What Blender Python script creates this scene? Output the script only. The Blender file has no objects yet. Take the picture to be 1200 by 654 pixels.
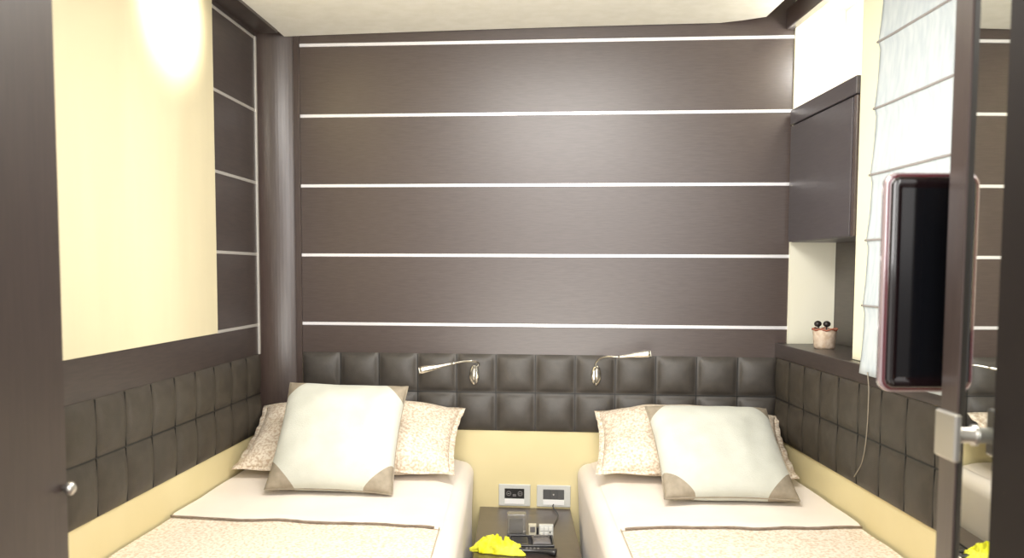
import bpy, bmesh, math, random
from mathutils import Vector, Matrix, noise
random.seed(7)
S = bpy.context.scene
C = S.collection
PI = math.pi
H = 1.42

# ------------------------------------------------------------------ materials
def mat(name, col, rough=0.5, metal=0.0, coat=0.0, col2=None, scale=8.0, stretch=(1, 1, 1), bump=0.0, bscale=60.0,
        emit=None, estr=0.0, sheen=0.0, detail=4.0, lo=0.35, hi=0.65, trans=0.0, alpha=1.0, coat_rough=0.15, spec=0.5):
    m = bpy.data.materials.new(name); m.use_nodes = True
    nt = m.node_tree; b = nt.nodes['Principled BSDF']
    b.inputs['Base Color'].default_value = (*col, 1)
    b.inputs['Roughness'].default_value = rough
    b.inputs['Metallic'].default_value = metal
    b.inputs['Coat Weight'].default_value = coat
    b.inputs['Coat Roughness'].default_value = coat_rough
    b.inputs['Sheen Weight'].default_value = sheen
    b.inputs['Transmission Weight'].default_value = trans
    b.inputs['Specular IOR Level'].default_value = spec
    b.inputs['Alpha'].default_value = alpha
    if emit:
        b.inputs['Emission Color'].default_value = (*emit, 1); b.inputs['Emission Strength'].default_value = estr
    tc = nt.nodes.new('ShaderNodeTexCoord'); mp = nt.nodes.new('ShaderNodeMapping')
    mp.inputs['Scale'].default_value = stretch
    nt.links.new(tc.outputs['Object'], mp.inputs['Vector'])
    if col2:
        n = nt.nodes.new('ShaderNodeTexNoise'); n.inputs['Scale'].default_value = scale; n.inputs['Detail'].default_value = detail
        r = nt.nodes.new('ShaderNodeValToRGB')
        r.color_ramp.elements[0].position = lo; r.color_ramp.elements[1].position = hi
        r.color_ramp.elements[0].color = (*col, 1); r.color_ramp.elements[1].color = (*col2, 1)
        nt.links.new(mp.outputs[0], n.inputs['Vector']); nt.links.new(n.outputs[0], r.inputs[0])
        nt.links.new(r.outputs[0], b.inputs['Base Color'])
    if bump:
        n2 = nt.nodes.new('ShaderNodeTexNoise'); n2.inputs['Scale'].default_value = bscale
        bp = nt.nodes.new('ShaderNodeBump'); bp.inputs['Strength'].default_value = bump; bp.inputs['Distance'].default_value = 0.002
        nt.links.new(mp.outputs[0], n2.inputs['Vector']); nt.links.new(n2.outputs[0], bp.inputs['Height'])
        nt.links.new(bp.outputs[0], b.inputs['Normal'])
    return m

M = {}
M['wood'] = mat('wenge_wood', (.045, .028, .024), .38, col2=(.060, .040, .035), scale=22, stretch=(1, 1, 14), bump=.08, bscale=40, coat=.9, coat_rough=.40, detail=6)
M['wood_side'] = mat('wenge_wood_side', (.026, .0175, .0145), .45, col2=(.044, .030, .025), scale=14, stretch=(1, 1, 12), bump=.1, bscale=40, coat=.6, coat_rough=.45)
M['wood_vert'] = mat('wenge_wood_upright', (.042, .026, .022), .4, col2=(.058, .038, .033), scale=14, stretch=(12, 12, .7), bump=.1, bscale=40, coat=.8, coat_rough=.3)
M['cabinet'] = mat('cabinet_wenge', (.058, .050, .056), .45, col2=(.070, .061, .067), scale=14, stretch=(1, 1, 12), coat=.3, coat_rough=.3)
M['cream'] = mat('cream_paint', (.80, .72, .47), .6, col2=(.84, .76, .51), scale=3)
M['cream_low'] = mat('cream_lower', (.72, .62, .34), .6, col2=(.76, .66, .38), scale=3)
M['cream_fabric'] = mat('cream_panel_fabric', (.58, .515, .345), .75, col2=(.63, .565, .385), scale=2.2, stretch=(1, 2.5, .35), bump=.2, bscale=300)
M['niche'] = mat('niche_overlit_cream', (.86, .84, .68), .6, col2=(.89, .87, .73), scale=3)  # cream paled towards white, the overexposed look put into the colour
M['cream_overlit'] = mat('cream_overlit', (.88, .85, .62), .6, col2=(.90, .87, .66), scale=3)  # lit copy of the cream paint, glare beside the cabinet painted in
M['ceiling'] = mat('ceiling_cream', (.82, .80, .70), .55, col2=(.88, .86, .77), scale=18, bump=.25, bscale=90)
M['floor'] = mat('floor_wood', (.16, .09, .05), .4, col2=(.22, .13, .08), scale=6, stretch=(12, 1, 1))
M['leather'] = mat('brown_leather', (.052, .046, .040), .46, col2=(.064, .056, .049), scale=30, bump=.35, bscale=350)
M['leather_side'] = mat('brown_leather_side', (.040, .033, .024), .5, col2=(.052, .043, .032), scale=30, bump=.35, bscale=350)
M['steel'] = mat('satin_aluminium_glow', (.86, .85, .87), .32, metal=.55, emit=(.9, .88, .95), estr=.12)  # faint lilac emission added so the unlit strips look brighter
M['steel_dim'] = mat('satin_aluminium_dim', (.62, .60, .56), .4, metal=.6)
M['chrome'] = mat('chrome', (.80, .78, .72), .18, metal=1)
M['nickel'] = mat('brushed_nickel', (.62, .60, .55), .35, metal=.9)
M['mirror'] = mat('mirror_glass', (.82, .84, .82), .015, metal=1)
M['black'] = mat('black_groove', (.006, .006, .006), .5)
M['tv_body'] = mat('tv_black_gloss', (.008, .004, .005), .12, coat=1, coat_rough=.05)
M['tv_rim'] = mat('tv_clear_rim', (.50, .40, .42), .15, metal=.4, coat=1, coat_rough=.05)
M['tv_maroon'] = mat('tv_maroon_edge', (.09, .012, .02), .15, coat=1, coat_rough=.05)
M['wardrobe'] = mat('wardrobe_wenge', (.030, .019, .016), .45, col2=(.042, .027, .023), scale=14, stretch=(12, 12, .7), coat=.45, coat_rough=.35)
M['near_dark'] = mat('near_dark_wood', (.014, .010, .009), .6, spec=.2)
M['tv_screen'] = mat('tv_screen', (.004, .0045, .006), .12, coat=.6, coat_rough=.06)
M['sheet'] = mat('sheet_cotton', (.88, .79, .69), .85, col2=(.91, .83, .74), scale=5, bump=.25, bscale=240, sheen=.2)
M['sheet_side'] = mat('coverlet_border', (.72, .62, .50), .85, col2=(.77, .67, .55), scale=40, bump=.25, bscale=240)
M['coverlet'] = mat('coverlet_pattern', (.88, .79, .67), .85, col2=(.68, .53, .38), scale=110, bump=.3, bscale=200, lo=.46, hi=.62, detail=6)
M['pillow'] = mat('pillow_pattern', (.82, .74, .62), .85, col2=(.56, .43, .31), scale=110, bump=.3, bscale=200, lo=.42, hi=.62, detail=6)
M['cushion'] = mat('cushion_linen', (.53, .54, .475), .9, col2=(.58, .59, .525), scale=14, bump=.5, bscale=260, sheen=.2)
M['taupe'] = mat('taupe_fabric', (.27, .23, .17), .8, col2=(.34, .29, .22), scale=40, bump=.2, bscale=300)
M['piping'] = mat('piping_brown', (.20, .15, .11), .8, col2=(.30, .24, .19), scale=40)
M['seam_beige'] = mat('seam_beige', (.50, .41, .31), .8)
M['blind'] = mat('blind_fabric', (.46, .52, .56), .85, col2=(.56, .61, .63), scale=16, stretch=(1, 3, .8), bump=.2, bscale=260)
M['seam'] = mat('blind_seam', (.30, .28, .27), .8)
M['plastic_grey'] = mat('outlet_grey', (.60, .61, .58), .4, coat=.2)
M['plastic_black'] = mat('outlet_black', (.012, .011, .010), .35)
M['plastic_dark'] = mat('outlet_dark', (.085, .085, .085), .4)
M['plastic_white'] = mat('outlet_white', (.85, .85, .84), .4)
M['gadget'] = mat('gadget_dark', (.022, .021, .024), .35, coat=.3)
M['gadget_grey'] = mat('gadget_grey', (.16, .15, .15), .5)
M['clear'] = mat('clear_plastic', (.55, .53, .50), .12, trans=.75, alpha=1)
M['cardcream'] = mat('card_cream', (.62, .58, .46), .6)
M['keypad'] = mat('keypad_white', (.78, .78, .74), .5)
M['yellow'] = mat('yellow_cloth', (.86, .84, .01), .8, col2=(.90, .90, .12), scale=25, bump=.6, bscale=90)
M['pot'] = mat('pot_woven', (.56, .42, .30), .7, col2=(.72, .60, .48), scale=55, bump=.6, bscale=120)
M['pot_rim'] = mat('pot_rim', (.36, .12, .07), .6)
M['dark_ball'] = mat('dark_knob', (.02, .014, .012), .4)
M['cord'] = mat('cord_beige', (.30, .26, .20), .6)

# ------------------------------------------------------------------ helpers
def link(name, me, m, parent=None, smooth=False):
    o = bpy.data.objects.new(name, me); C.objects.link(o)
    for mm in (m if isinstance(m, (list, tuple)) else [m]):
        me.materials.append(mm)
    if smooth:
        for p in me.polygons: p.use_smooth = True
    if parent: o.parent = parent
    return o

def done(name, bm, m, parent=None, smooth=False, normals=True):
    if normals: bmesh.ops.recalc_face_normals(bm, faces=bm.faces)
    me = bpy.data.meshes.new(name); bm.to_mesh(me); bm.free()
    return link(name, me, m, parent, smooth)

def thing(name, label, cat, loc=(0, 0, 0), rotz=0, group=None):
    o = bpy.data.objects.new(name, None); C.objects.link(o)
    o.location = loc; o.rotation_euler = (0, 0, rotz); o.empty_display_size = .05
    return tag(o, label, cat, group)

def tag(o, label=None, cat=None, group=None, kind=None):
    if label: o['label'] = label
    if cat: o['category'] = cat
    if group: o['group'] = group
    if kind: o['kind'] = kind
    return o

def struct(o): o['kind'] = 'structure'; return o

def prism(bm, pts, z0, z1):
    """vertical prism over a plan polygon"""
    a = [bm.verts.new((x, y, z0)) for x, y in pts]; b = [bm.verts.new((x, y, z1)) for x, y in pts]
    n = len(pts)
    bm.faces.new(a[::-1]); bm.faces.new(b)
    for i in range(n): bm.faces.new((a[i], a[(i + 1) % n], b[(i + 1) % n], b[i]))
    return a + b

def box(bm, x0, x1, y0, y1, z0, z1, bev=0.0, seg=2):
    vs = prism(bm, [(x0, y0), (x1, y0), (x1, y1), (x0, y1)], z0, z1)
    if bev:
        es = set(e for v in vs for e in v.link_edges)
        bmesh.ops.bevel(bm, geom=list(es), offset=bev, segments=seg, profile=.5, affect='EDGES')
    return bm

def tube(bm, pts, radii, seg=12, cap=True, flat=1.0):
    """smooth tube through points with a radius for each"""
    pts = [Vector(p) for p in pts]
    if not isinstance(radii, (list, tuple)): radii = [radii] * len(pts)
    rings = []; up = None
    for i, p in enumerate(pts):
        t = (pts[min(i + 1, len(pts) - 1)] - pts[max(i - 1, 0)]).normalized()
        if up is None:
            up = Vector((0, 0, 1)) if abs(t.z) < .9 else Vector((0, 1, 0))
        a = t.cross(up).normalized(); b = a.cross(t).normalized(); up = b
        rings.append([bm.verts.new(p + (a * math.cos(k * 2 * PI / seg) + b * flat * math.sin(k * 2 * PI / seg)) * radii[i]) for k in range(seg)])
    for i in range(len(rings) - 1):
        for k in range(seg):
            bm.faces.new((rings[i][k], rings[i][(k + 1) % seg], rings[i + 1][(k + 1) % seg], rings[i + 1][k]))
    if cap: bm.faces.new(rings[0][::-1]); bm.faces.new(rings[-1])
    return bm

def bez(pts, n=10):
    """Catmull-Rom resample"""
    P = [Vector(p) for p in pts]; P = [2 * P[0] - P[1]] + P + [2 * P[-1] - P[-2]]; out = []
    for i in range(1, len(P) - 2):
        for k in range(n):
            t = k / n; a, b, c, d = P[i - 1:i + 3]
            out.append(.5 * ((2 * b) + (-a + c) * t + (2 * a - 5 * b + 4 * c - d) * t * t + (-a + 3 * b - 3 * c + d) * t ** 3))
    out.append(P[-2]); return out

def lathe(bm, prof, seg=24, at=(0, 0, 0), mtx=None):
    rings = []
    for r, z in prof:
        rings.append([bm.verts.new(((mtx @ Vector((r * math.cos(k * 2 * PI / seg), r * math.sin(k * 2 * PI / seg), z))) if mtx else Vector((r * math.cos(k * 2 * PI / seg), r * math.sin(k * 2 * PI / seg), z))) + Vector(at)) for k in range(seg)])
    for i in range(len(rings) - 1):
        for k in range(seg):
            bm.faces.new((rings[i][k], rings[i][(k + 1) % seg], rings[i + 1][(k + 1) % seg], rings[i + 1][k]))
    bm.faces.new(rings[0][::-1]); bm.faces.new(rings[-1])
    return bm

class Frame:
    """a wall: origin in plan, u runs along it, n points into the room"""
    def __init__(s, o, d, n):
        s.o = Vector(o); s.d = Vector(d).normalized(); s.n = Vector(n).normalized()
    def p(s, u, n): v = s.o + s.d * u + s.n * n; return (v.x, v.y)
    def q(s, u, n, z): v = s.o + s.d * u + s.n * n; return Vector((v.x, v.y, z))
    def box(s, bm, u0, u1, n0, n1, z0, z1, bev=0.0, seg=2):
        vs = prism(bm, [s.p(u0, n0), s.p(u1, n0), s.p(u1, n1), s.p(u0, n1)], z0, z1)
        if bev:
            es = set(e for v in vs for e in v.link_edges)
            bmesh.ops.bevel(bm, geom=list(es), offset=bev, segments=seg, profile=.5, affect='EDGES')
        return bm

BL = Vector((-.869, 3.66)); BR = Vector((1.117, 3.49))
bd = (BR - BL).normalized()
BACK = Frame(BL, bd, (bd.y, -bd.x))                         # u: left to right
ld = Vector((-.0577, -1)).normalized()
LEFT = Frame((-1.014, 3.55), ld, (-ld.y, ld.x))             # u: from the back corner to the camera
rd = Vector((.024, -1)).normalized()
RIGHT = Frame((1.044, 3.49), rd, (rd.y, -rd.x))             # pad plane on the right
RN = -.036                                                   # upper right wall lies this far behind the pads
for F in (BACK, LEFT, RIGHT):
    assert F.n.dot(Vector((0, 2)) - F.o) > 0
BW = (BR - BL).length
ZS = [1.203, 1.484, 1.765, 2.046, 2.328]                     # metal strip heights
PZ = [.772, .9285, 1.085]                                    # pad rows

# ------------------------------------------------------------------ room shell
bm = bmesh.new(); box(bm, -1.9, 1.9, -.6, 3.9, -.05, 0); struct(done('floor', bm, M['floor']))

# back wall
bm = bmesh.new(); BACK.box(bm, -.3, BW + .5, -.14, -.012, 0, 2.6)
wall_back = struct(done('wall_back', bm, M['cream_low']))
edges = [PZ[2] - .01] + ZS + [2.60]
for i in range(len(edges) - 1):
    bm = bmesh.new(); BACK.box(bm, .003, BW + (.012 if i < 5 else .0), -.012, 0.0, edges[i] + .0045 * (i > 0), edges[i + 1] - .0045 * (i < 5), .0012, 1)
    done('wood_panel', bm, M['wood'], wall_back)
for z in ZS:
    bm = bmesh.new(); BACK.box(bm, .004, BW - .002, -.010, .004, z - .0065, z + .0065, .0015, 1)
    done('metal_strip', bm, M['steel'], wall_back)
bm = bmesh.new(); BACK.box(bm, -.2, BW + .01, -.012, 0, 0, PZ[2] - .01)
done('lower_panel', bm, M['cream_low'], wall_back)

# corner cove between left wall and back wall
cx, cy = -.872, 3.545
a0 = Vector((-1.014, 3.55)); a1 = Vector((-.870, 3.662))
pts = []
for k in range(17):
    t = k / 16 * PI / 2
    pts.append((a1.x - (a1.x - a0.x) * math.cos(t), a0.y + (a1.y - a0.y) * math.sin(t)))
bm = bmesh.new(); prism(bm, pts + [(-.872, 3.74), (-1.12, 3.74), (-1.12, 3.55)], 0, 2.6)
o = struct(done('trim_1', bm, M['wood_vert'])); tag(o, 'dark wood rounded cove in the left back corner')
bm = bmesh.new(); BACK.box(bm, -.022, .003, -.004, .006, 0, 2.38, .002, 1); done('edge_bead', bm, M['wood_vert'], o)

# left wall
def wall_slab(F, name, u0, u1, n0, n1, z0, z1, m, parent=None, bev=0):
    bm = bmesh.new(); F.box(bm, u0, u1, n0, n1, z0, z1, bev, 1); o = done(name, bm, m, parent)
    return o
wl = struct(wall_slab(LEFT, 'wall_left', -.15, 2.9, -.12, -.014, 0, 2.6, M['cream_low']))
UC = .433                                                    # where wood gives way to the cream panel
for i in range(len(edges) - 1):
    z0, z1 = edges[i], edges[i + 1]
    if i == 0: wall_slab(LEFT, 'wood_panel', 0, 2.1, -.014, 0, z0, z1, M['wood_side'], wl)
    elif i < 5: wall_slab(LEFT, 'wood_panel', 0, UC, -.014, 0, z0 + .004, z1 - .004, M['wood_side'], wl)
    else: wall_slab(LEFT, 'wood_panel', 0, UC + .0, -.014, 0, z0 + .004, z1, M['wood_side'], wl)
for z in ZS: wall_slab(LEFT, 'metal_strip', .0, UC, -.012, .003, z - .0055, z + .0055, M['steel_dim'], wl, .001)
wall_slab(LEFT, 'corner_strip', -.002, .012, -.012, .006, PZ[2], ZS[-1] + .006, M['steel_dim'], wl, .001)
# cream fabric panel with faint soft folds
bm = bmesh.new(); nu, nz = 60, 40; g = []
for i in range(nu + 1):
    u = UC + .002 + i / nu * (2.1 - UC); r = []
    for j in range(nz + 1):
        z = ZS[0] - .004 + j / nz * (2.58 - ZS[0]); zz = j / nz
        n = .004 + .0035 * math.exp(-((u - .68 - .10 * (1 - zz)) / .05) ** 2) * (1 - abs(2 * zz - .8)) + .0012 * noise.noise(Vector((u * 5, z * 1.2, 3)))
        r.append(bm.verts.new(LEFT.q(u, n, z)))
    g.append(r)
for i in range(nu):
    for j in range(nz): bm.faces.new((g[i][j], g[i + 1][j], g[i + 1][j + 1], g[i][j + 1]))
done('cream_panel', bm, M['cream_fabric'], wl, True)
wall_slab(LEFT, 'lower_panel', -.03, 2.1, -.014, 0, 0, PZ[0] + .02, M['cream_low'], wl)

# right wall : pads plane below, recessed niche at the far end, cream wall with window behind the blind nearer
LZ = 1.143
OUT = -.232                                                  # outer plane of the niche
UJ = .645                                                    # near jamb of the niche
wr = struct(wall_slab(RIGHT, 'wall_right', -.12, 2.9, OUT - .12, OUT - .002, 0, 2.6, M['niche']))
wall_slab(RIGHT, 'lower_panel', -.02, 2.0, -.05, -.004, 0, PZ[0] + .02, M['cream_low'], wr)
wall_slab(RIGHT, 'lower_core', -.02, 2.9, OUT, -.05, 0, LZ - .03, M['cream_low'], wr)
wall_slab(RIGHT, 'niche_side', .012, UJ, OUT - .001, OUT + .012, LZ, 1.56, M['wood_side'], wr)
wall_slab(RIGHT, 'upper_panel', UJ, .95, OUT, RN, LZ, 2.6, M['cream_overlit'], wr, .002)
wall_slab(RIGHT, 'upper_panel', 1.70, 2.9, OUT, RN, LZ, 2.6, M['cream'], wr, .002)
wall_slab(RIGHT, 'upper_panel', .95, 1.70, OUT, RN, 2.3, 2.6, M['cream'], wr, .002)
wall_slab(RIGHT, 'upper_panel', .95, 1.70, OUT, RN, LZ, 1.25, M['cream'], wr, .002)
# niche end wall (faces camera) and its ceiling
bm = bmesh.new(); RIGHT.box(bm, -.06, .012, OUT, RN - .004, LZ - .02, 2.6); done('niche_end', bm, M['niche'], wr)
bm = bmesh.new(); RIGHT.box(bm, .012, UJ, OUT, RN - .005, 2.425, 2.6); done('niche_head', bm, M['cream'], wr)
# window behind the blind
wn = bmesh.new()
for a in ((.95, .99, 1.25, 2.3), (1.66, 1.70, 1.25, 2.3), (.99, 1.66, 1.25, 1.29), (.99, 1.66, 2.26, 2.3)):
    RIGHT.box(wn, a[0], a[1], OUT + .04, OUT + .09, a[2], a[3], .002, 1)
win = struct(done('window_1', wn, M['plastic_white']))
bm = bmesh.new(); RIGHT.box(bm, .985, 1.665, OUT + .06, OUT + .066, 1.285, 2.265)
done('pane', bm, mat('daylight_glass', (.9, .95, 1), .1, emit=(.9, .95, 1), estr=.8), win)
# ledge
bm = bmesh.new(); RIGHT.box(bm, -.045, 2.0, -.034, RN + .040, PZ[2] + .001, LZ, .002, 1)
RIGHT.box(bm, .013, UJ - .001, OUT + .001, -.034, LZ - .028, LZ - .001)
o = struct(done('trim_2', bm, M['wood_side'])); tag(o, 'dark wood ledge running above the right padded strip')
# beam over the niche
bm = bmesh.new(); RIGHT.box(bm, .01, 2.4, RN - .002, RN + .032, 2.352, 2.43, .003, 1); struct(done('trim_3', bm, M['wood_vert']))
# crown on the left
bm = bmesh.new(); prism(bm, [LEFT.p(-.02, 0), LEFT.p(2.4, 0), LEFT.p(2.4, .085), LEFT.p(-.02, .085)], 2.352, 2.50); 
struct(done('trim_4', bm, M['wood_side']))

# ceiling : dropped slab with a gently rising right side
bm = bmesh.new()
def cz(x, y): return 2.363 + .011 * (x + .9) + .004 * math.sin((x + .9) * 1.6)
nx = 24
lo_, hi_ = [], []
y_back = lambda x: 3.66 - (x + .869) * .0856 + .0
for i in range(nx + 1):
    t = i / nx
    xb = -.925 + t * (.955 + .925); xf = -1.09 + t * (1.02 + 1.09)
    yb = y_back(xb) - (.008 if t < .93 else .008 + (t - .93) * 1.0); yf = .6
    lo_.append((bm.verts.new((xb, yb, cz(xb, 0))), bm.verts.new((xf, yf, cz(xb, 0)))))
    hi_.append((bm.verts.new((xb, yb, 2.47)), bm.verts.new((xf, yf, 2.47))))
for i in range(nx):
    bm.faces.new((lo_[i][0], lo_[i + 1][0], lo_[i + 1][1], lo_[i][1])); bm.faces.new((hi_[i][0], hi_[i][1], hi_[i + 1][1], hi_[i + 1][0]))
    bm.faces.new((lo_[i][0], hi_[i][0], hi_[i + 1][0], lo_[i + 1][0])); bm.faces.new((lo_[i][1], lo_[i + 1][1], hi_[i + 1][1], hi_[i][1]))
bm.faces.new((lo_[0][0], lo_[0][1], hi_[0][1], hi_[0][0])); bm.faces.new((lo_[-1][0], hi_[-1][0], hi_[-1][1], lo_[-1][1]))
ceil = struct(done('ceiling', bm, M['ceiling']))
bm = bmesh.new(); box(bm, -1.3, 1.45, .6, 3.85, 2.60, 2.65); done('upper_deck', bm, M['ceiling'], ceil)

# ------------------------------------------------------------------ padded strips
def pads(F, u0, u1, cols, offs, m, name, label, depth=.024, res=14, edge0=None):
    """one upholstered strip, a grid of square tufts. cols: list of u boundaries"""
    root = thing(name, label, 'wall panel', F.q((u0 + u1) / 2, 0, PZ[0]))
    inv = Matrix.Translation(-Vector(root.location))
    bm = bmesh.new()
    us = []
    for i in range(len(cols) - 1):
        for k in range(res): us.append((cols[i] + (cols[i + 1] - cols[i]) * k / res, k / res))
    us.append((cols[-1], 0.0))
    zs = []
    for j in range(2):
        for k in range(res): zs.append((PZ[j] + (PZ[j + 1] - PZ[j]) * k / res, k / res))
    zs.append((PZ[2], 0.0))
    def prof(s):
        a = min(s, 1 - s) * 2
        return max(0.0, 1 - (1 - a) ** 2.2) ** .60
    g = []
    for u, s in us:
        r = []
        for z, t in zs:
            puff = prof(s) * prof(t)
            wob = .0012 * noise.noise(Vector((u * 14, z * 14, offs)))
            r.append(bm.verts.new(F.q(u, .002 + depth * puff + wob * puff, z)))
        g.append(r)
    for i in range(len(g) - 1):
        for j in range(len(zs) - 1): bm.faces.new((g[i][j], g[i + 1][j], g[i + 1][j + 1], g[i][j + 1]))
    # backing
    F.box(bm, u0, u1, .0006, .0018, PZ[0], PZ[2])
    bmesh.ops.transform(bm, matrix=inv, verts=bm.verts)
    done('padding', bm, m, root, True)
    # seam lines (sunk piping between tufts)
    sm = bmesh.new()
    for u in cols[1:-1]: F.box(sm, u - .0018, u + .0018, .001, .0045, PZ[0] + .002, PZ[2] - .002)
    F.box(sm, u0 + .002, u1 - .002, .001, .0048, PZ[1] - .0018, PZ[1] + .0018)
    bmesh.ops.transform(sm, matrix=inv, verts=sm.verts)
    done('seam', sm, M['black'], root)
    return root
ub = [.004 + .1607 * k for k in range(13)]; ub[-1] = 1.923
pads(BACK, .004, 1.923, ub, 1.0, M['leather'], 'padded_headboard', 'dark brown leather headboard strip of square tufts along the back wall', depth=.029)
ul = [.003 + .1575 * k for k in range(14)]
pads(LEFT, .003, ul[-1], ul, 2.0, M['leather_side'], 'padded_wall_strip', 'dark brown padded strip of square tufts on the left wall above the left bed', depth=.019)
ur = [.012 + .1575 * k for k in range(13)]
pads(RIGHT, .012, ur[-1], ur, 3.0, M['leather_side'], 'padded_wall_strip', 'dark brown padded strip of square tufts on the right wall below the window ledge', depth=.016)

# ------------------------------------------------------------------ beds
ZB = .645
def bed(name, label, xo, xw, side, y1f, yfold, seed, yf=1.55, skew=0.0):
    """xo(y): open side x; xw(y): wall side x; side=+1 when the open side is to the right"""
    y1 = min(y1f(xo(3.5)), y1f(xw(3.5)))
    root = thing(name, label, 'bed', ((xo(2.6) + xw(2.6)) / 2, 2.6, 0), group='single beds')
    inv = Matrix.Translation(-Vector(root.location))
    def layer(nm, ya, yb, off, m, zlow, ny, wav=0.0, open_=True, inset=0.0, thick=True):
        bm = bmesh.new(); g = []
        for j in range(ny + 1):
            t = j / ny; r = []
            prof = []
            R = .05
            if open_:
                for k in range(7): prof.append(('s', k / 6))
                for k in range(1, 8): prof.append(('a', k / 8))
            for k in range(41): prof.append(('t', k / 40))
            for kk, v in prof:
                def P(y):
                    X0 = xo(y); X1 = xw(y)
                    s = 1 if X1 > X0 else -1
                    X0e = X0 - s * off; 
                    if kk == 's':
                        z = zlow + (ZB - R - zlow) * v
                        x = X0e - s * (.012 * math.sin(y * 9 + seed) * (1 - v)) + s * .006 * (1 - v)
                        return x, z
                    if kk == 'a':
                        an = v * PI / 2
                        return X0e + s * (R + off) * (1 - math.cos(an)), ZB - R + (R + off) * math.sin(an)
                    x = X0 + s * (R + inset) + (X1 - X0 - s * (R + inset)) * v
                    z = ZB + off * min(1, (v * 14 + .1) if not open_ else 1) + .006 * noise.noise(Vector((x * 3 + seed, y * 3, 0))) * min(1, v * 8) * min(1, (1 - v) * 8 + .3) + .003 * noise.noise(Vector((x * 9, y * 7, seed)))
                    return x, z
                # shared edge shape: front edge skewed or wavy
                vx = v if kk == 't' else 0
                ya_ = ya + (skew * vx if wav else 0) + wav * .010 * noise.noise(Vector((vx * 6 + seed, 1, 2)))
                yb_ = y1f(xo(3.5) + (xw(3.5) - xo(3.5)) * vx) if yb is None else yb
                y = ya_ + (yb_ - ya_) * t
                x, z = P(y)
                if t == 0 and wav: z -= off * .5 * min(1, v * 14)
                if t == 0 and wav == 0 and not open_: z -= off * .8
                r.append(bm.verts.new((x, y, z)))
            g.append(r)
        for i in range(len(g) - 1):
            for k in range(len(g[0]) - 1): bm.faces.new((g[i][k], g[i][k + 1], g[i + 1][k + 1], g[i + 1][k]))
        edge = [v.co.copy() for v in g[0]]
        bmesh.ops.transform(bm, matrix=inv, verts=bm.verts)
        return done(nm, bm, m, root, True), edge
    # base and mattress
    bm = bmesh.new(); s = 1 if xw(2) > xo(2) else -1
    prism(bm, [(xo(yf) + s * .03, yf + .02), (xw(yf) - s * .01, yf + .02), (xw(y1) - s * .01, y1), (xo(y1) + s * .03, y1)], 0, .30)
    bmesh.ops.transform(bm, matrix=inv, verts=bm.verts); done('bed_base', bm, M['wood_side'], root)
    bm = bmesh.new(); prism(bm, [(xo(yf) + s * .02, yf + .02), (xw(yf) - s * .005, yf + .02), (xw(y1) - s * .005, y1), (xo(y1) + s * .02, y1)], .30, ZB - .02)
    bmesh.ops.transform(bm, matrix=inv, verts=bm.verts); done('mattress', bm, M['sheet'], root)
    layer('sheet_drape', yf, None, .000, M['sheet'], .26, 50)
    layer('coverlet', yf + .0, yfold + .09, .007, M['coverlet'], .3, 30, open_=False, inset=.012)
    sh, e = layer('sheet', yfold, None, .016, M['sheet'], .30, 34, wav=1.0, open_=False, inset=.004)
    # dark piping along the turned-down edge, top only
    ep = [p + Vector((0, -.001, .005)) for p in e[1:]]
    bm = bmesh.new(); tube(bm, ep, [.0028 + .0012 * random.random() for _ in ep], 6)
    bmesh.ops.transform(bm, matrix=inv, verts=bm.verts); done('piping', bm, M['piping'], root, True)
    # coverlet seam down the open edge
    bm = bmesh.new(); pp = [Vector((xo(y) + s * .060, y, ZB + .008)) for y in [yf + (yfold - yf) * k / 20 for k in range(21)]]
    tube(bm, pp, .0016, 6); bmesh.ops.transform(bm, matrix=inv, verts=bm.verts); done('coverlet_seam', bm, M['seam_beige'], root, True)
    return root
lw = lambda y: -1.006 + .0577 * (y - 3.55)
yback = lambda x: 3.66 - (x + .869) * .0856 - .012
lcap = lambda x: min(yback(x), 3.545) if x < -.84 else yback(x)
bed('single_bed', 'single bed along the left wall with beige patterned coverlet and turned-down sheet', lambda y: -.155, lw, 1, lcap, 2.615, 3.0, skew=.09)
rw = lambda y: 1.127 - .024 * y - .008
bed('single_bed', 'single bed along the right wall with beige patterned coverlet and turned-down sheet', lambda y: .268, rw, -1, yback, 2.605, 11.0, skew=.02)

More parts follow.
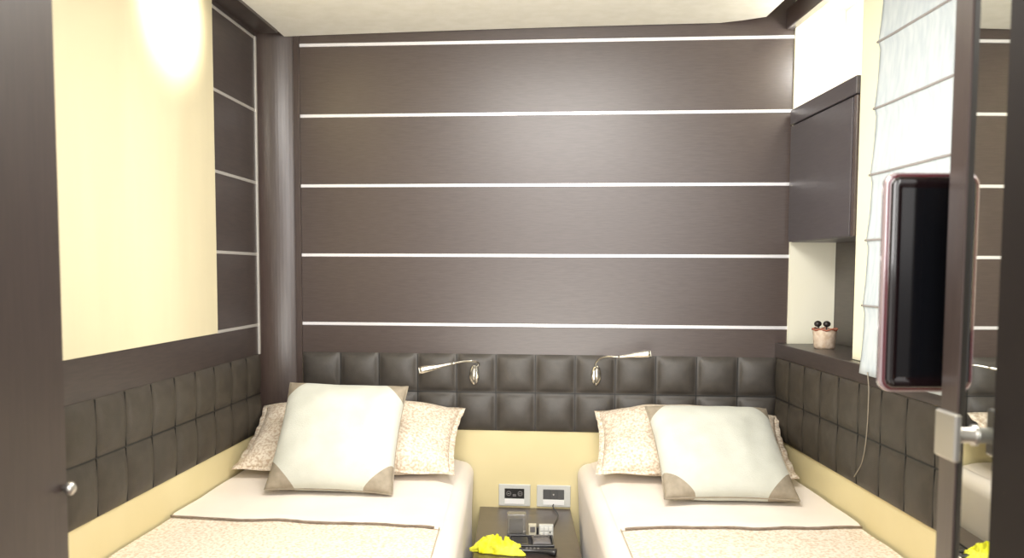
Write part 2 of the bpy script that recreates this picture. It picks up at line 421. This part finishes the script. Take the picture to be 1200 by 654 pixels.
# ------------------------------------------------------------------ pillows and cushions
def pillow_fn(w, h, T, seed, pinch=.06, wr=.006, arch=0.0, p=.45):
    def f(u, v, side):
        x = u * w / 2 * (1 - pinch * (1 - v * v) ** 1 * abs(u) ** 1.5)
        y = v * h / 2 * (1 - pinch * (1 - u * u) ** 1 * abs(v) ** 1.5)
        a = max(0, 1 - abs(u) ** 2.6) * max(0, 1 - abs(v) ** 2.6)
        if v > 0: y -= arch * v * abs(u) ** 2.4
        z = side * T / 2 * a ** p
        z += side * wr * noise.noise(Vector((u * 2.6 + seed, v * 2.6, side))) * a ** .5
        # creases running from corners
        z += side * wr * .5 * math.sin((u - v) * 9 + seed + 3 * noise.noise(Vector((u * 2, v * 2, seed)))) * (abs(u) * abs(v)) * a ** .5
        return Vector((x, y, z))
    return f
def pillow_mesh(f, n=44, keep=lambda u, v: True, lift=0.0, both=True):
    bm = bmesh.new(); vs = {}
    def tt(k): # cluster near edges
        t = -1 + 2 * k / n; return math.sin(t * PI / 2) * .55 + t * .45
    for side in (1, -1):
        for i in range(n + 1):
            for j in range(n + 1):
                u, v = tt(i), tt(j)
                if side == -1 and (i in (0, n) or j in (0, n)): vs[(side, i, j)] = vs[(1, i, j)]; continue
                c = f(u, v, side); c.z += side * lift
                vs[(side, i, j)] = bm.verts.new(c)
        for i in range(n):
            for j in range(n):
                u, v = (tt(i) + tt(i + 1)) / 2, (tt(j) + tt(j + 1)) / 2
                if keep(u, v):
                    q = [vs[(side, i, j)], vs[(side, i + 1, j)], vs[(side, i + 1, j + 1)], vs[(side, i, j + 1)]]
                    bm.faces.new(q if side == 1 else q[::-1])
    for v in [v for v in bm.verts if not v.link_faces]: bm.verts.remove(v)
    return bm
def orient(o, center, xdir, ydir):
    x = Vector(xdir).normalized(); y = Vector(ydir); y = (y - x * y.dot(x)).normalized(); z = x.cross(y)
    m = Matrix((x, y, z)).transposed().to_4x4(); m.translation = Vector(center); o.matrix_world = m

def patterned_pillow(label, center, xd, yd, w, h, T, seed, group=None):
    root = thing('pillow', label, 'pillow', group=group)
    f = pillow_fn(w, h, T, seed, .05, .014, arch=.045, p=.5)
    done('pillowcase', pillow_mesh(f), M['pillow'], root, True)
    # flat flange around the case
    bm = bmesh.new(); N = 60; a = []; b = []
    per = []
    for k in range(N): per.append((-1 + 2 * k / N, -1))
    for k in range(N): per.append((1, -1 + 2 * k / N))
    for k in range(N): per.append((1 - 2 * k / N, 1))
    for k in range(N): per.append((-1, 1 - 2 * k / N))
    for sgn in (1, -1):
        ra = []; rb = []
        for u, v in per:
            c = f(u * .985, v * .985, 1); c.z = .001 * sgn
            d = f(u, v, 1); wv = .004 * math.sin((u * 7 + v * 9) * 2 + seed)
            d.x += .018 * u; d.y += .014 * v; d.z = wv + .001 * sgn
            ra.append(bm.verts.new(c)); rb.append(bm.verts.new(d))
        n = len(per)
        for k in range(n):
            q = (ra[k], ra[(k + 1) % n], rb[(k + 1) % n], rb[k]); bm.faces.new(q if sgn > 0 else q[::-1])
        a.append(ra); b.append(rb)
    n = len(per)
    for k in range(n): bm.faces.new((b[0][k], b[0][(k + 1) % n], b[1][(k + 1) % n], b[1][k]))
    done('flange', bm, M['pillow'], root, True)
    orient(root, center, xd, yd); return root
def cushion(label, center, xd, yd, w, T, seed):
    root = thing('square_cushion', label, 'cushion', group='square cushions')
    f = pillow_fn(w, w, T, seed, .05, .009, p=.44)
    KK = lambda y: (1.50 if y < 0 else 1.60) * w / 2
    def cutmesh(sel):
        bm = pillow_mesh(f, 44)
        for su in (-1, 1):
            for sv in (-1, 1):
                n = Vector((su, sv, 0)).normalized()
                bmesh.ops.bisect_plane(bm, geom=bm.verts[:] + bm.edges[:] + bm.faces[:], plane_co=n * (KK(sv) / math.sqrt(2)), plane_no=n)
        kill = [fc for fc in bm.faces if not sel(fc.calc_center_median())]
        bmesh.ops.delete(bm, geom=kill, context='FACES')
        return bm
    done('cushion_body', cutmesh(lambda c: abs(c.x) + abs(c.y) <= KK(c.y)), M['cushion'], root, True)
    for su in (-1, 1):
        for sv in (-1, 1):
            o = done('corner_patch', cutmesh(lambda c: abs(c.x) + abs(c.y) > KK(c.y) and c.x * su > 0 and c.y * sv > 0), M['taupe'], root, True)
            o['label'] = 'taupe corner patch'
    # piped edge
    pts = []
    for k in range(160):
        t = k / 40; s = int(t); r = t - s
        u, v = [(-1 + 2 * r, -1), (1, -1 + 2 * r), (1 - 2 * r, 1), (-1, 1 - 2 * r)][s]
        pts.append(f(u, v, 1))
    pts.append(pts[0].copy())
    bm = bmesh.new(); tube(bm, pts, .0026, 6, cap=False); o = done('piping', bm, M['taupe'], root, True); o['label'] = 'taupe piped edge'
    orient(root, center, xd, yd); return root

patterned_pillow('beige floral pillow against the headboard behind the cushion on the left bed', (-.600, 3.365, .794), (1, -.05, -.008), (.06, .36, .185), .78, .42, .17, 1.0, 'patterned bed pillows')
patterned_pillow('beige floral pillow against the headboard behind the cushion on the right bed', (.672, 3.300, .792), (1, -.07, -.008), (.0, .36, .18), .68, .40, .16, 5.0, 'patterned bed pillows')
cushion('pale square cushion with taupe corners leaning upright on the left bed', (-.606, 3.085, .840), (.46, -.022, -.010), (.012, .300, .345), .435, .15, 2.0)
cushion('pale square cushion with taupe corners reclining on the right bed', (.712, 3.020, .806), (.46, .02, -.010), (-.025, .35, .23), .445, .14, 8.0)

# ------------------------------------------------------------------ nightstand
NZ = .455
ns = thing('nightstand', 'low dark wood nightstand between the two beds', 'nightstand', (.056, 3.2, 0))
def nb(name, x0, x1, y0, y1, z0, z1, m, parent, bev=.002, seg=1, org=None):
    bm = bmesh.new(); box(bm, x0, x1, y0, y1, z0, z1, bev, seg)
    bmesh.ops.transform(bm, matrix=Matrix.Translation(-Vector(org)), verts=bm.verts) if org else None
    return done(name, bm, m, parent)
og = (.056, 3.2, 0)
bm = bmesh.new(); prism(bm, [(-.128, 2.82), (.240, 2.82), (.240, 3.560), (-.128, 3.592)], NZ - .022, NZ)
bmesh.ops.transform(bm, matrix=Matrix.Translation(-Vector(og)), verts=bm.verts); done('nightstand_top', bm, M['wood'], ns)
nb('carcass', -.120, .232, 2.86, 3.555, .03, NZ - .022, M['wood_side'], ns, org=og)
for z0, z1 in ((.05, .235), (.245, .425)):
    d = nb('drawer', -.112, .224, 2.842, 2.860, z0, z1, M['wood'], ns, org=og)
    nb('handle', .0, .112, 2.826, 2.842, (z0 + z1) / 2 - .005, (z0 + z1) / 2 + .005, M['nickel'], d, org=og)

# ------------------------------------------------------------------ wall sockets
def socket(label, u0, u1, kind):
    z0, z1 = .462, .552
    cu = (u0 + u1) / 2
    root = thing('wall_socket', label, 'socket', BACK.q(cu, 0, (z0 + z1) / 2), math.atan2(bd.y, bd.x), 'wall sockets above the nightstand')
    w = (u1 - u0) / 2; h = (z1 - z0) / 2
    bm = bmesh.new(); box(bm, -w, w, -.009, 0, -h, h, .003, 2); done('frame', bm, M['plastic_grey'], root)
    iw = w * .62
    bm = bmesh.new(); box(bm, -iw, iw, -.0115, -.008, -h * .28, h * .62, .001, 1)
    ins = done('insert', bm, M['plastic_black'] if kind == 0 else M['plastic_dark'], root)
    bm = bmesh.new(); box(bm, -iw, iw, -.0115, -.008, -h * .80, -h * .34, .001, 1); o = done('lower_plate', bm, M['plastic_white'], root); o['label'] = 'white lower strip'
    rot = Matrix.Rotation(PI / 2, 4, 'X')
    if kind == 0:
        for sx in (-1, 1):
            bm = bmesh.new(); lathe(bm, [(.0105, 0), (.0105, .002), (.0075, .002), (.0065, -.001)], 20, (sx * iw * .58, -.0112, h * .17), rot)
            done('socket_ring', bm, M['gadget_grey'], ins, True)
            for dx in (-.003, .003):
                bm = bmesh.new(); lathe(bm, [(.0013, 0), (.0013, .0028)], 8, (sx * iw * .58 + dx, -.0112, h * .17), rot); done('contact', bm, M['steel_dim'], ins)
        bm = bmesh.new(); box(bm, -.007, .007, -.0125, -.011, -h * .1, h * .12, .0005, 1); done('centre_key', bm, M['gadget_grey'], ins)
    else:
        for k in (-1, 0, 1):
            bm = bmesh.new(); box(bm, k * iw * .66 - iw * .31, k * iw * .66 + iw * .31, -.0128, -.011, -h * .24, h * .58, .001, 1); done('rocker', bm, M['plastic_dark'], ins)
        bm = bmesh.new(); lathe(bm, [(.003, 0), (.003, .002)], 12, (0, -.0125, h * .17), rot); done('pilot_light', bm, M['steel_dim'], ins)
    return root
du = .869
socket('left grey wall socket with black twin-hole insert above the nightstand', .821, .951, 0)
socket('right grey wall switch plate with dark grey insert above the nightstand', .977, 1.115, 1)

# ------------------------------------------------------------------ reading lamps
def reading_lamp(label, base, arm, head, rad_head):
    """base: world position on the headboard; arm/head: offsets"""
    root = thing('reading_lamp', label, 'lamp', base, group='reading lamps on the headboard')
    rot = Matrix.Rotation(PI / 2, 4, 'X')
    bm = bmesh.new(); lathe(bm, [(.0, 0), (.021, 0), (.0235, .003), (.0225, .006), (.014, .009), (0.0005, .010)], 28, (0, 0, 0), rot)
    bmesh.ops.scale(bm, vec=(.86, 1, 1.72), verts=bm.verts)
    done('mounting_plate', bm, M['chrome'], root, True)
    bm = bmesh.new(); tube(bm, bez([(0, -.006, -.026), (0, -.020, -.014), (0, -.024, .004), (0, -.018, .022), (0, -.006, .032)], 6), [.006] * 0 + [.0055 + .0045 * math.sin(k / 24 * PI) for k in range(25)], 12)
    done('switch_body', bm, M['nickel'], root, True)
    ap = bez(arm, 8); bm = bmesh.new(); tube(bm, ap, .0042, 10); done('arm', bm, M['chrome'], root, True)
    hp = [Vector(arm[-1]).lerp(Vector(head), t) for t in (0, .06, .35, .7, .93, 1.0)]
    bm = bmesh.new(); tube(bm, hp, [.0045, .0055, .0075, rad_head * .88, rad_head, rad_head * .9], 20)
    hd = done('lamp_head', bm, M['chrome'], root, True)
    d = (hp[-1] - hp[0]).normalized()
    bm = bmesh.new(); tube(bm, [hp[-1] - d * .001, hp[-1] + d * .0015], rad_head * .72, 20); done('lens', bm, mat('led_lens', (.9, .86, .72), .3, emit=(1, .93, .75), estr=.5), hd)
    return root
b1 = BACK.q(.7225, .034, 1.003)
reading_lamp('chrome reading lamp on the headboard with arm bent to the left', b1,
             [(.004, -.006, .030), (.020, -.030, .044), (.012, -.070, .060), (-.030, -.100, .065), (-.080, -.120, .058)], (-.205, -.150, .034), .0155)
b2 = BACK.q(1.213, .034, 1.008)
reading_lamp('chrome reading lamp on the headboard with arm bent to the right', b2,
             [(.0, -.006, .030), (-.006, -.030, .050), (.010, -.065, .075), (.040, -.090, .084), (.075, -.105, .084)], (.195, -.130, .100), .0155)

# ------------------------------------------------------------------ things on the nightstand
def ybox(root, name, x0, x1, y0, y1, z0, z1, m, parent=None, bev=.002, seg=2):
    bm = bmesh.new(); box(bm, x0, x1, y0, y1, z0, z1, bev, seg); return done(name, bm, m, parent or root)
# dark tray with shallow walls
tr = thing('desk_tray', 'black shallow tray holding small gadgets on the nightstand', 'tray', (.072, 3.075, NZ), .0)
bm = bmesh.new(); box(bm, -.078, .078, -.062, .062, 0, .006, .002, 1); done('tray_base', bm, M['gadget'], tr)
bm = bmesh.new()
for a in ((-.078, .078, -.062, -.056), (-.078, .078, .056, .062), (-.078, -.072, -.056, .056), (.072, .078, -.056, .056)):
    box(bm, a[0], a[1], a[2], a[3], .005, .020, .0015, 1)
done('tray_rim', bm, M['gadget'], tr)
# transparent box standing at the back
cb = thing('clear_box', 'clear plastic box with black foot standing behind the tray', 'box', (.020, 3.19, NZ))
bm = bmesh.new(); box(bm, -.034, .034, -.022, .022, .012, .085, .003, 2); done('clear_shell', bm, M['clear'], cb)
ybox(cb, 'box_foot', -.036, .036, -.024, .024, 0, .012, M['gadget'])
ybox(cb, 'inner_card', -.026, .024, -.004, .004, .0125, .066, M['gadget_grey'])
# small cream card holder
k1 = thing('card_stand', 'small cream and black upright block beside the clear box', 'stand', (.0775, 3.165, NZ))
ybox(k1, 'block', -.014, .014, -.010, .010, 0, .052, M['cardcream'])
ybox(k1, 'dark_edge', .0145, .022, -.010, .010, 0, .042, M['gadget'])
ybox(k1, 'button', -.009, .009, -.0125, -.010, .024, .044, M['gadget_grey'], bev=.0008, seg=1)
# white keypad
kp = thing('keypad', 'white four-key block leaning at the back of the tray', 'keypad', (.127, 3.165, NZ))
ybox(kp, 'keypad_body', -.026, .026, -.010, .010, 0, .050, M['plastic_grey'])
for i in (-1, 0, 1):
    for j in (0, 1):
        ybox(kp, 'key', i * .016 - .0065, i * .016 + .0065, -.0125, -.010, .010 + j * .019, .025 + j * .019, M['keypad'], bev=.001, seg=1)
# grey pouch in the tray
gp = thing('grey_pouch', 'grey soft pouch lying in the right end of the tray', 'pouch', (.106, 3.072, NZ + .0075), .04)
f = pillow_fn(.066, .096, .024, 4.0, .05, .003)
bm = pillow_mesh(f, 20); bmesh.ops.translate(bm, vec=(0, 0, .013), verts=bm.verts); done('pouch_body', bm, M['gadget_grey'], gp, True)
ybox(gp, 'pouch_zip', -.026, .026, -.0015, .0015, .0245, .0275, M['gadget'], bev=.0005, seg=1)
# black phone in tray
ph = thing('mobile_phone', 'black mobile phone lying flat in the left end of the tray', 'phone', (.032, 3.072, NZ + .0065), .04)
ybox(ph, 'phone_body', -.030, .030, -.048, .048, 0, .012, M['gadget'], bev=.004)
ybox(ph, 'screen', -.024, .024, -.020, .040, .0121, .0130, M['plastic_black'], bev=.0003, seg=1)
# handset / remote in front
rc = thing('remote_handset', 'dark grey handset lying in front of the tray on the nightstand', 'remote', (.070, 2.975, NZ), -.10)
bm = bmesh.new(); pts = bez([(-.085, .0, .012), (-.05, .002, .014), (0, .003, .013), (.05, .0, .014), (.085, -.004, .012)], 6)
tube(bm, pts, [.011 + .009 * abs(math.cos(k / (len(pts) - 1) * PI)) ** 2 for k in range(len(pts))], 14, flat=.62)
done('handset_body', bm, M['gadget'], rc, True)
for k in range(4): ybox(rc, 'button', -.02 + k * .013, -.012 + k * .013, -.004, .004, .018, .0235, M['gadget_grey'], bev=.001, seg=1)
# cable running to the socket
bm = bmesh.new(); tube(bm, bez([(.140, 3.13, NZ + .03), (.145, 3.22, NZ + .012), (.165, 3.33, NZ + .004), (.185, 3.45, NZ + .006), (.17, 3.545, NZ + .012), (.172, 3.556, NZ + .02)], 8), .0024, 8)
tag(done('power_cable', bm, M['gadget'], None, True), 'thin black cable running over the nightstand to the right wall plate', 'cable')

# yellow crumpled cloth
bm = bmesh.new(); nx_, ny_ = 56, 30; top = {}
for s in (1, 0):
    for i in range(nx_ + 1):
        for j in range(ny_ + 1):
            u = -1 + 2 * i / nx_; v = -1 + 2 * j / ny_
            edge = 1 + .22 * noise.noise(Vector((u * 2.2, v * 2.2, 5))) + .10 * noise.noise(Vector((u * 7, v * 7, 5)))
            rr = max(abs(u), abs(v)) / max(1e-6, math.hypot(u, v)) if (u or v) else 1
            x = u * rr * edge * (.094 - .012 * v); y = v * rr * edge * .046 - u * .026
            d = min(1, math.hypot(u * rr, v * rr))
            h = (1 - d ** 2.5) * (.026 + .030 * (1 - abs(noise.noise(Vector((u * 2.6, v * 2.6, 9)))) * 2.2)) + .006 * abs(noise.noise(Vector((u * 7, v * 6, 2)))) + .003 * abs(noise.noise(Vector((u * 16, v * 12, 7))))
            if s: top[(1, i, j)] = bm.verts.new((x, y, max(.004, h + .003)))
            else:
                top[(0, i, j)] = bm.verts.new((x, y, 0.0005))
for s in (1, 0):
    for i in range(nx_):
        for j in range(ny_):
            q = [top[(s, i, j)], top[(s, i + 1, j)], top[(s, i + 1, j + 1)], top[(s, i, j + 1)]]
            bm.faces.new(q if s else q[::-1])
per = [(i, 0) for i in range(nx_)] + [(nx_, j) for j in range(ny_)] + [(i, ny_) for i in range(nx_, 0, -1)] + [(0, j) for j in range(ny_, 0, -1)]
for k in range(len(per)):
    a, b = per[k], per[(k + 1) % len(per)]
    bm.faces.new((top[(0, *a)], top[(0, *b)], top[(1, *b)], top[(1, *a)]))
yc = done('yellow_cloth', bm, M['yellow'], None, True)
yc.location = (-.046, 3.005, NZ + .001)
tag(yc, 'crumpled bright yellow cloth at the front of the nightstand', 'cloth')

# ------------------------------------------------------------------ niche cabinet
cab = thing('wall_cabinet', 'dark wood wall cabinet in the niche above the right bed', 'cabinet', RIGHT.q(0, 0, 0))
inv = Matrix.Translation(-Vector(cab.location))
def fb(F, name, u0, u1, n0, n1, z0, z1, m, parent, inv, bev=.002):
    bm = bmesh.new(); F.box(bm, u0, u1, n0, n1, z0, z1, bev, 1); bmesh.ops.transform(bm, matrix=inv, verts=bm.verts); return done(name, bm, m, parent)
fb(RIGHT, 'carcass', .040, .610, OUT + .012, RN + .002, 1.537, 1.985, M['cabinet'], cab, inv)
fb(RIGHT, 'top_board', .022, UJ - .002, OUT + .012, RN + .012, 1.987, 2.044, M['cabinet'], cab, inv)
dr = fb(RIGHT, 'door', .024, .612, RN + .002, RN + .010, 1.539, 1.982, M['cabinet'], cab, inv)
fb(RIGHT, 'hinge_strip', .617, UJ - .002, RN - .02, RN + .008, 1.537, 1.984, M['wood_vert'], cab, inv)

# pot with dark-headed sticks on the ledge
px_, py_ = 1.152, 3.262
pot = thing('woven_pot', 'small beige woven pot with reddish rim on the niche ledge', 'pot', (px_ - .0, py_, LZ - .001))
bm = bmesh.new(); lathe(bm, [(.035, 0), (.038, .008), (.041, .050), (.043, .070), (.040, .072), (.036, .062), (.033, .02)], 28); done('pot_body', bm, M['pot'], pot, True)
bm = bmesh.new(); tube(bm, [(.043 * math.cos(k / 32 * 2 * PI), .043 * math.sin(k / 32 * 2 * PI), .071 + .003 * math.sin(k * 1.3)) for k in range(33)], .0035, 8, cap=False); done('rim', bm, M['pot_rim'], pot, True)
for i, (dx, dy) in enumerate(((-.030, .002), (.004, -.012))):
    t = thing('round_headed_stick', ('dark round-headed stick leaning out of the left side of the woven pot', 'dark round-headed stick standing in the middle of the woven pot')[i], 'stick', (px_ + dx * .3, py_ + dy * .3, LZ + .004))
    bm = bmesh.new(); tube(bm, [(0, 0, .002), (dx * .5, dy * .5, .078)], .0028, 8); done('stem', bm, M['dark_ball'], t, True)
    bm = bmesh.new(); bmesh.ops.create_icosphere(bm, subdivisions=3, radius=.0135); bmesh.ops.scale(bm, vec=(1, 1, .85), verts=bm.verts); bmesh.ops.translate(bm, vec=(dx * .55, dy * .55, .086), verts=bm.verts); done('round_head', bm, M['dark_ball'], t, True)

# ------------------------------------------------------------------ roman blind
bl = thing('roman_blind', 'pale grey-white roman blind with stitched seams on the right wall window', 'blind', RIGHT.q(1.3, .0, 1.12))
inv = Matrix.Translation(-Vector(bl.location))
U0, U1 = .825, 1.72
folds = [1.119, 1.325, 1.520, 1.713, 1.907, 2.101, 2.295, 2.40]
def bn(z):                                                   # the cloth hangs away from the wall towards its foot
    return RN + .010 + .034 * max(0, min(1, (2.25 - z) / 1.1))
bm = bmesh.new(); nu, per_ = 50, 8; g = []
zs = []
for a, b in zip(folds[:-1], folds[1:]):
    for k in range(per_): zs.append((a + (b - a) * k / per_, k / per_))
zs.append((folds[-1], 0))
for i in range(nu + 1):
    u = U0 + (U1 - U0) * i / nu; r = []
    for z, t in zs:
        n = bn(z) + .007 * (1 - t) ** 3 * (z < 2.2) + .003 * noise.noise(Vector((u * 7, z * 4, 1)))
        r.append(bm.verts.new(RIGHT.q(u, n, z)))
    g.append(r)
for i in range(nu):
    for j in range(len(zs) - 1): bm.faces.new((g[i][j], g[i + 1][j], g[i + 1][j + 1], g[i][j + 1]))
bmesh.ops.transform(bm, matrix=inv, verts=bm.verts)
o = done('blind_cloth', bm, M['blind'], bl, True)
sd = o.modifiers.new('s', 'SOLIDIFY'); sd.thickness = .003; sd.offset = -1
for z in folds[1:-2] + [folds[-2]]:
    bm = bmesh.new(); pts = [RIGHT.q(U0 - .004 + (U1 - U0 + .008) * k / 40, bn(z) + .0100 + .003 * noise.noise(Vector(((U0 + (U1 - U0) * k / 40) * 7, z * 4, 1))), z - .002) for k in range(41)]
    tube(bm, pts, .0034, 6); bmesh.ops.transform(bm, matrix=inv, verts=bm.verts); done('rod_seam', bm, M['seam'], bl, True)
bm = bmesh.new(); RIGHT.box(bm, U0 - .01, U1 + .01, RN + .001, RN + .03, 2.40, 2.43, .002, 1); bmesh.ops.transform(bm, matrix=inv, verts=bm.verts); done('head_rail', bm, M['plastic_white'], bl)
# pull cord hanging over the pads
bm = bmesh.new()
tube(bm, bez([RIGHT.q(.90, .022, 1.13), RIGHT.q(.905, .0185, 1.07), RIGHT.q(.900, .0185, .95), RIGHT.q(.875, .0185, .86), RIGHT.q(.82, .0185, .80)], 8), .0016, 6)
tag(done('blind_cord', bm, M['cord'], None, True), 'thin pale cord hanging over the padded strip on the right wall', 'cord')

# ------------------------------------------------------------------ television
TX0, TW, TY, TZ0, TZ1 = .660, .42, 1.585, 1.207, 1.598
tv = thing('television', 'black flat television with rounded maroon bezel in front of the blind', 'television', (TX0 + TW / 2, TY, (TZ0 + TZ1) / 2))
def rrect(w, h, r, n=8):
    out = []
    for cx_, cy_, a in ((w / 2 - r, h / 2 - r, 0), (-w / 2 + r, h / 2 - r, 90), (-w / 2 + r, -h / 2 + r, 180), (w / 2 - r, -h / 2 + r, 270)):
        for k in range(n + 1):
            t = math.radians(a + 90 * k / n); out.append((cx_ + r * math.cos(t), cy_ + r * math.sin(t)))
    return out
def rslab(bm, w, h, r, prof):
    """prof: list of (inset, y)"""
    rings = []
    for ins, y in prof:
        rings.append([bm.verts.new((x, y, z)) for x, z in rrect(w - 2 * ins, h - 2 * ins, max(.002, r - ins))])
    n = len(rings[0])
    for i in range(len(rings) - 1):
        for k in range(n): bm.faces.new((rings[i][k], rings[i][(k + 1) % n], rings[i + 1][(k + 1) % n], rings[i + 1][k]))
    bm.faces.new(rings[0][::-1]); bm.faces.new(rings[-1])
TH = TZ1 - TZ0
bm = bmesh.new(); rslab(bm, TW, TH, .022, [(.004, .018), (0, .014), (0, .004), (.0010, .0), (.004, -.001)]); done('clear_rim', bm, M['tv_rim'], tv, True)
bm = bmesh.new(); rslab(bm, TW - .007, TH - .007, .020, [(.0, -.001), (.0, -.003), (.003, -.005)]); done('edge_band', bm, M['tv_maroon'], tv, True)
bm = bmesh.new(); rslab(bm, TW - .016, TH - .016, .016, [(.0, -.004), (.0, -.006), (.005, -.0095), (.016, -.0085), (.020, -.006)]); done('bezel', bm, M['tv_body'], tv, True)
bm = bmesh.new(); rslab(bm, TW - .054, TH - .054, .004, [(0, -.002), (0, -.0064)]); done('screen', bm, M['tv_screen'], tv)
bm = bmesh.new(); rslab(bm, TW - .06, TH - .06, .02, [(.03, .055), (0, .045), (0, .016)]); done('rear_housing', bm, M['gadget'], tv, True)
bm = bmesh.new(); tube(bm, [(TW / 2 - .10, .05, 0), (TW / 2 - .08, .09, 0), (TW / 2 - .015, .14, 0)], .014, 12)
box(bm, TW / 2 - .018, TW / 2 - .010, .09, .19, -.06, .06, .002, 1); done('wall_arm', bm, M['gadget'], tv)

# ------------------------------------------------------------------ wardrobe with mirrored side, near right
md = Vector((.03, -1)).normalized()                          # along the mirror towards the camera ... mirror leans by the room's taper
md = Vector((-.03, -1)).normalized()
MW = Frame((.737 + .03 * (1.516 - 1.4), 1.516), md, (md.y, -md.x))
assert MW.n.x < 0
wd = thing('mirrored_wardrobe', 'tall dark wood wardrobe with narrow mirror on its side at the right edge', 'wardrobe', (.95, 1.25, 0))
inv = Matrix.Translation(-Vector(wd.location))
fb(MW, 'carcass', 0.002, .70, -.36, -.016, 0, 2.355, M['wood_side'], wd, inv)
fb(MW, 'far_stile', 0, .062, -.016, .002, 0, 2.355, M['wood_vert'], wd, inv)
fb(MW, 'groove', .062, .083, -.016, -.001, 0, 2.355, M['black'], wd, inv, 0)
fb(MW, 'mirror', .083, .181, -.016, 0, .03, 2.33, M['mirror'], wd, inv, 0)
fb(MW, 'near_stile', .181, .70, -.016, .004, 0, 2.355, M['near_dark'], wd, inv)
# square knob on a round stem
kb = fb(MW, 'knob_stem', 0, 0.0001, 0, 0.0001, 0, .0001, M['nickel'], wd, inv, 0)
bpy.data.objects.remove(kb)
KU, KZ = .116, H - .257
def mtube(pts, r, name, m, parent, flat=1):
    bm = bmesh.new(); tube(bm, pts, r, 20); bmesh.ops.transform(bm, matrix=inv, verts=bm.verts); return done(name, bm, m, parent, True)
stem = mtube([MW.q(KU, .0005, KZ), MW.q(KU, .003, KZ), MW.q(KU, .0035, KZ), MW.q(KU, .036, KZ)], [.017, .017, .0125, .0125], 'knob_stem', M['nickel'], wd)
fb(MW, 'knob_plate', KU - .036, KU + .036, .036, .047, KZ - .038, KZ + .038, M['nickel'], stem, inv, .003)

# wardrobe at the left edge
LW = Frame((-.742, 1.462), (-.03, -1), (1, -.03))
wl2 = thing('plain_wardrobe', 'tall plain dark wood wardrobe side at the left edge of the view', 'wardrobe', (-.95, 1.2, 0))
inv = Matrix.Translation(-Vector(wl2.location))
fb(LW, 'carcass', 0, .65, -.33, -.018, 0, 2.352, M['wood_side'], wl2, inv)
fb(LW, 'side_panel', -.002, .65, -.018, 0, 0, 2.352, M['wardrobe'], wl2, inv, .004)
bm = bmesh.new(); tube(bm, [LW.q(.012, 0, 1.058), LW.q(.012, .006, 1.058), LW.q(.012, .007, 1.058), LW.q(.012, .014, 1.058), LW.q(.012, .019, 1.058)], [.005, .005, .010, .011, .006], 16)
bmesh.ops.transform(bm, matrix=inv, verts=bm.verts); o = done('knob', bm, M['nickel'], wl2, True); o['label'] = 'small pale round knob'

# ------------------------------------------------------------------ light
def area(name, loc, target, size, power, col=(1, .93, .82), sy=None):
    l = bpy.data.lights.new(name, 'AREA'); l.energy = power; l.color = col; l.size = size
    if sy: l.shape = 'RECTANGLE'; l.size_y = sy
    o = bpy.data.objects.new(name, l); C.objects.link(o); o.location = loc
    o.rotation_euler = (Vector(target) - Vector(loc)).to_track_quat('-Z', 'Y').to_euler(); return o
area('ceiling_light', (0.0, 2.15, 2.33), (0, 2.6, 0), .8, 34, (1, .97, .93))
area('bounce_light', (0.0, -.2, 2.15), (0, 3.5, 1.2), 1.4, 40, (1, .97, .955))
area('ceiling_fill', (.0, 2.2, 1.0), (0, 3.0, 2.36), .9, 14, (1, .97, .90))  # unseen fill light added to brighten the ceiling, no fixture
def spot(name, loc, target, power, ang, col, blend=.8, r=.03):
    l = bpy.data.lights.new(name, 'SPOT'); l.energy = power; l.color = col; l.spot_size = math.radians(ang); l.spot_blend = blend; l.shadow_soft_size = r
    o = bpy.data.objects.new(name, l); C.objects.link(o); o.location = loc
    o.rotation_euler = (Vector(target) - Vector(loc)).to_track_quat('-Z', 'Y').to_euler(); return o
spot('left_downlight', (-.66, 2.78, 2.33), (-1.06, 2.80, 2.26), 140, 58, (1, .90, .72), 1.0, .10)
l = bpy.data.lights.new('niche_light', 'POINT'); l.energy = 4.5; l.color = (1, .98, .94); l.shadow_soft_size = .04
o = bpy.data.objects.new('niche_light', l); C.objects.link(o); o.location = (1.17, 3.20, 2.25)
w = bpy.data.worlds.new('world'); S.world = w; w.use_nodes = True
w.node_tree.nodes['Background'].inputs[0].default_value = (1, .965, .91, 1); w.node_tree.nodes['Background'].inputs[1].default_value = .9

# ------------------------------------------------------------------ camera
cd = bpy.data.cameras.new('camera'); cam = bpy.data.objects.new('camera', cd); C.objects.link(cam)
cd.sensor_fit = 'HORIZONTAL'; cd.sensor_width = 36; cd.lens = 36 * 1040 / 1200
cd.shift_y = 63 / 1200; cd.clip_start = .05
th = math.atan(.069)
cam.matrix_world = Matrix.Translation((0, 0, H)) @ Matrix.Rotation(PI / 2 - th, 4, 'X') @ Matrix.Rotation(.0045, 4, 'Z')
cd.dof.use_dof = True; cd.dof.focus_distance = 3.3; cd.dof.aperture_fstop = 3.6
S.camera = cam
S.view_settings.view_transform = 'Standard'; S.view_settings.look = 'None'; S.view_settings.exposure = .18
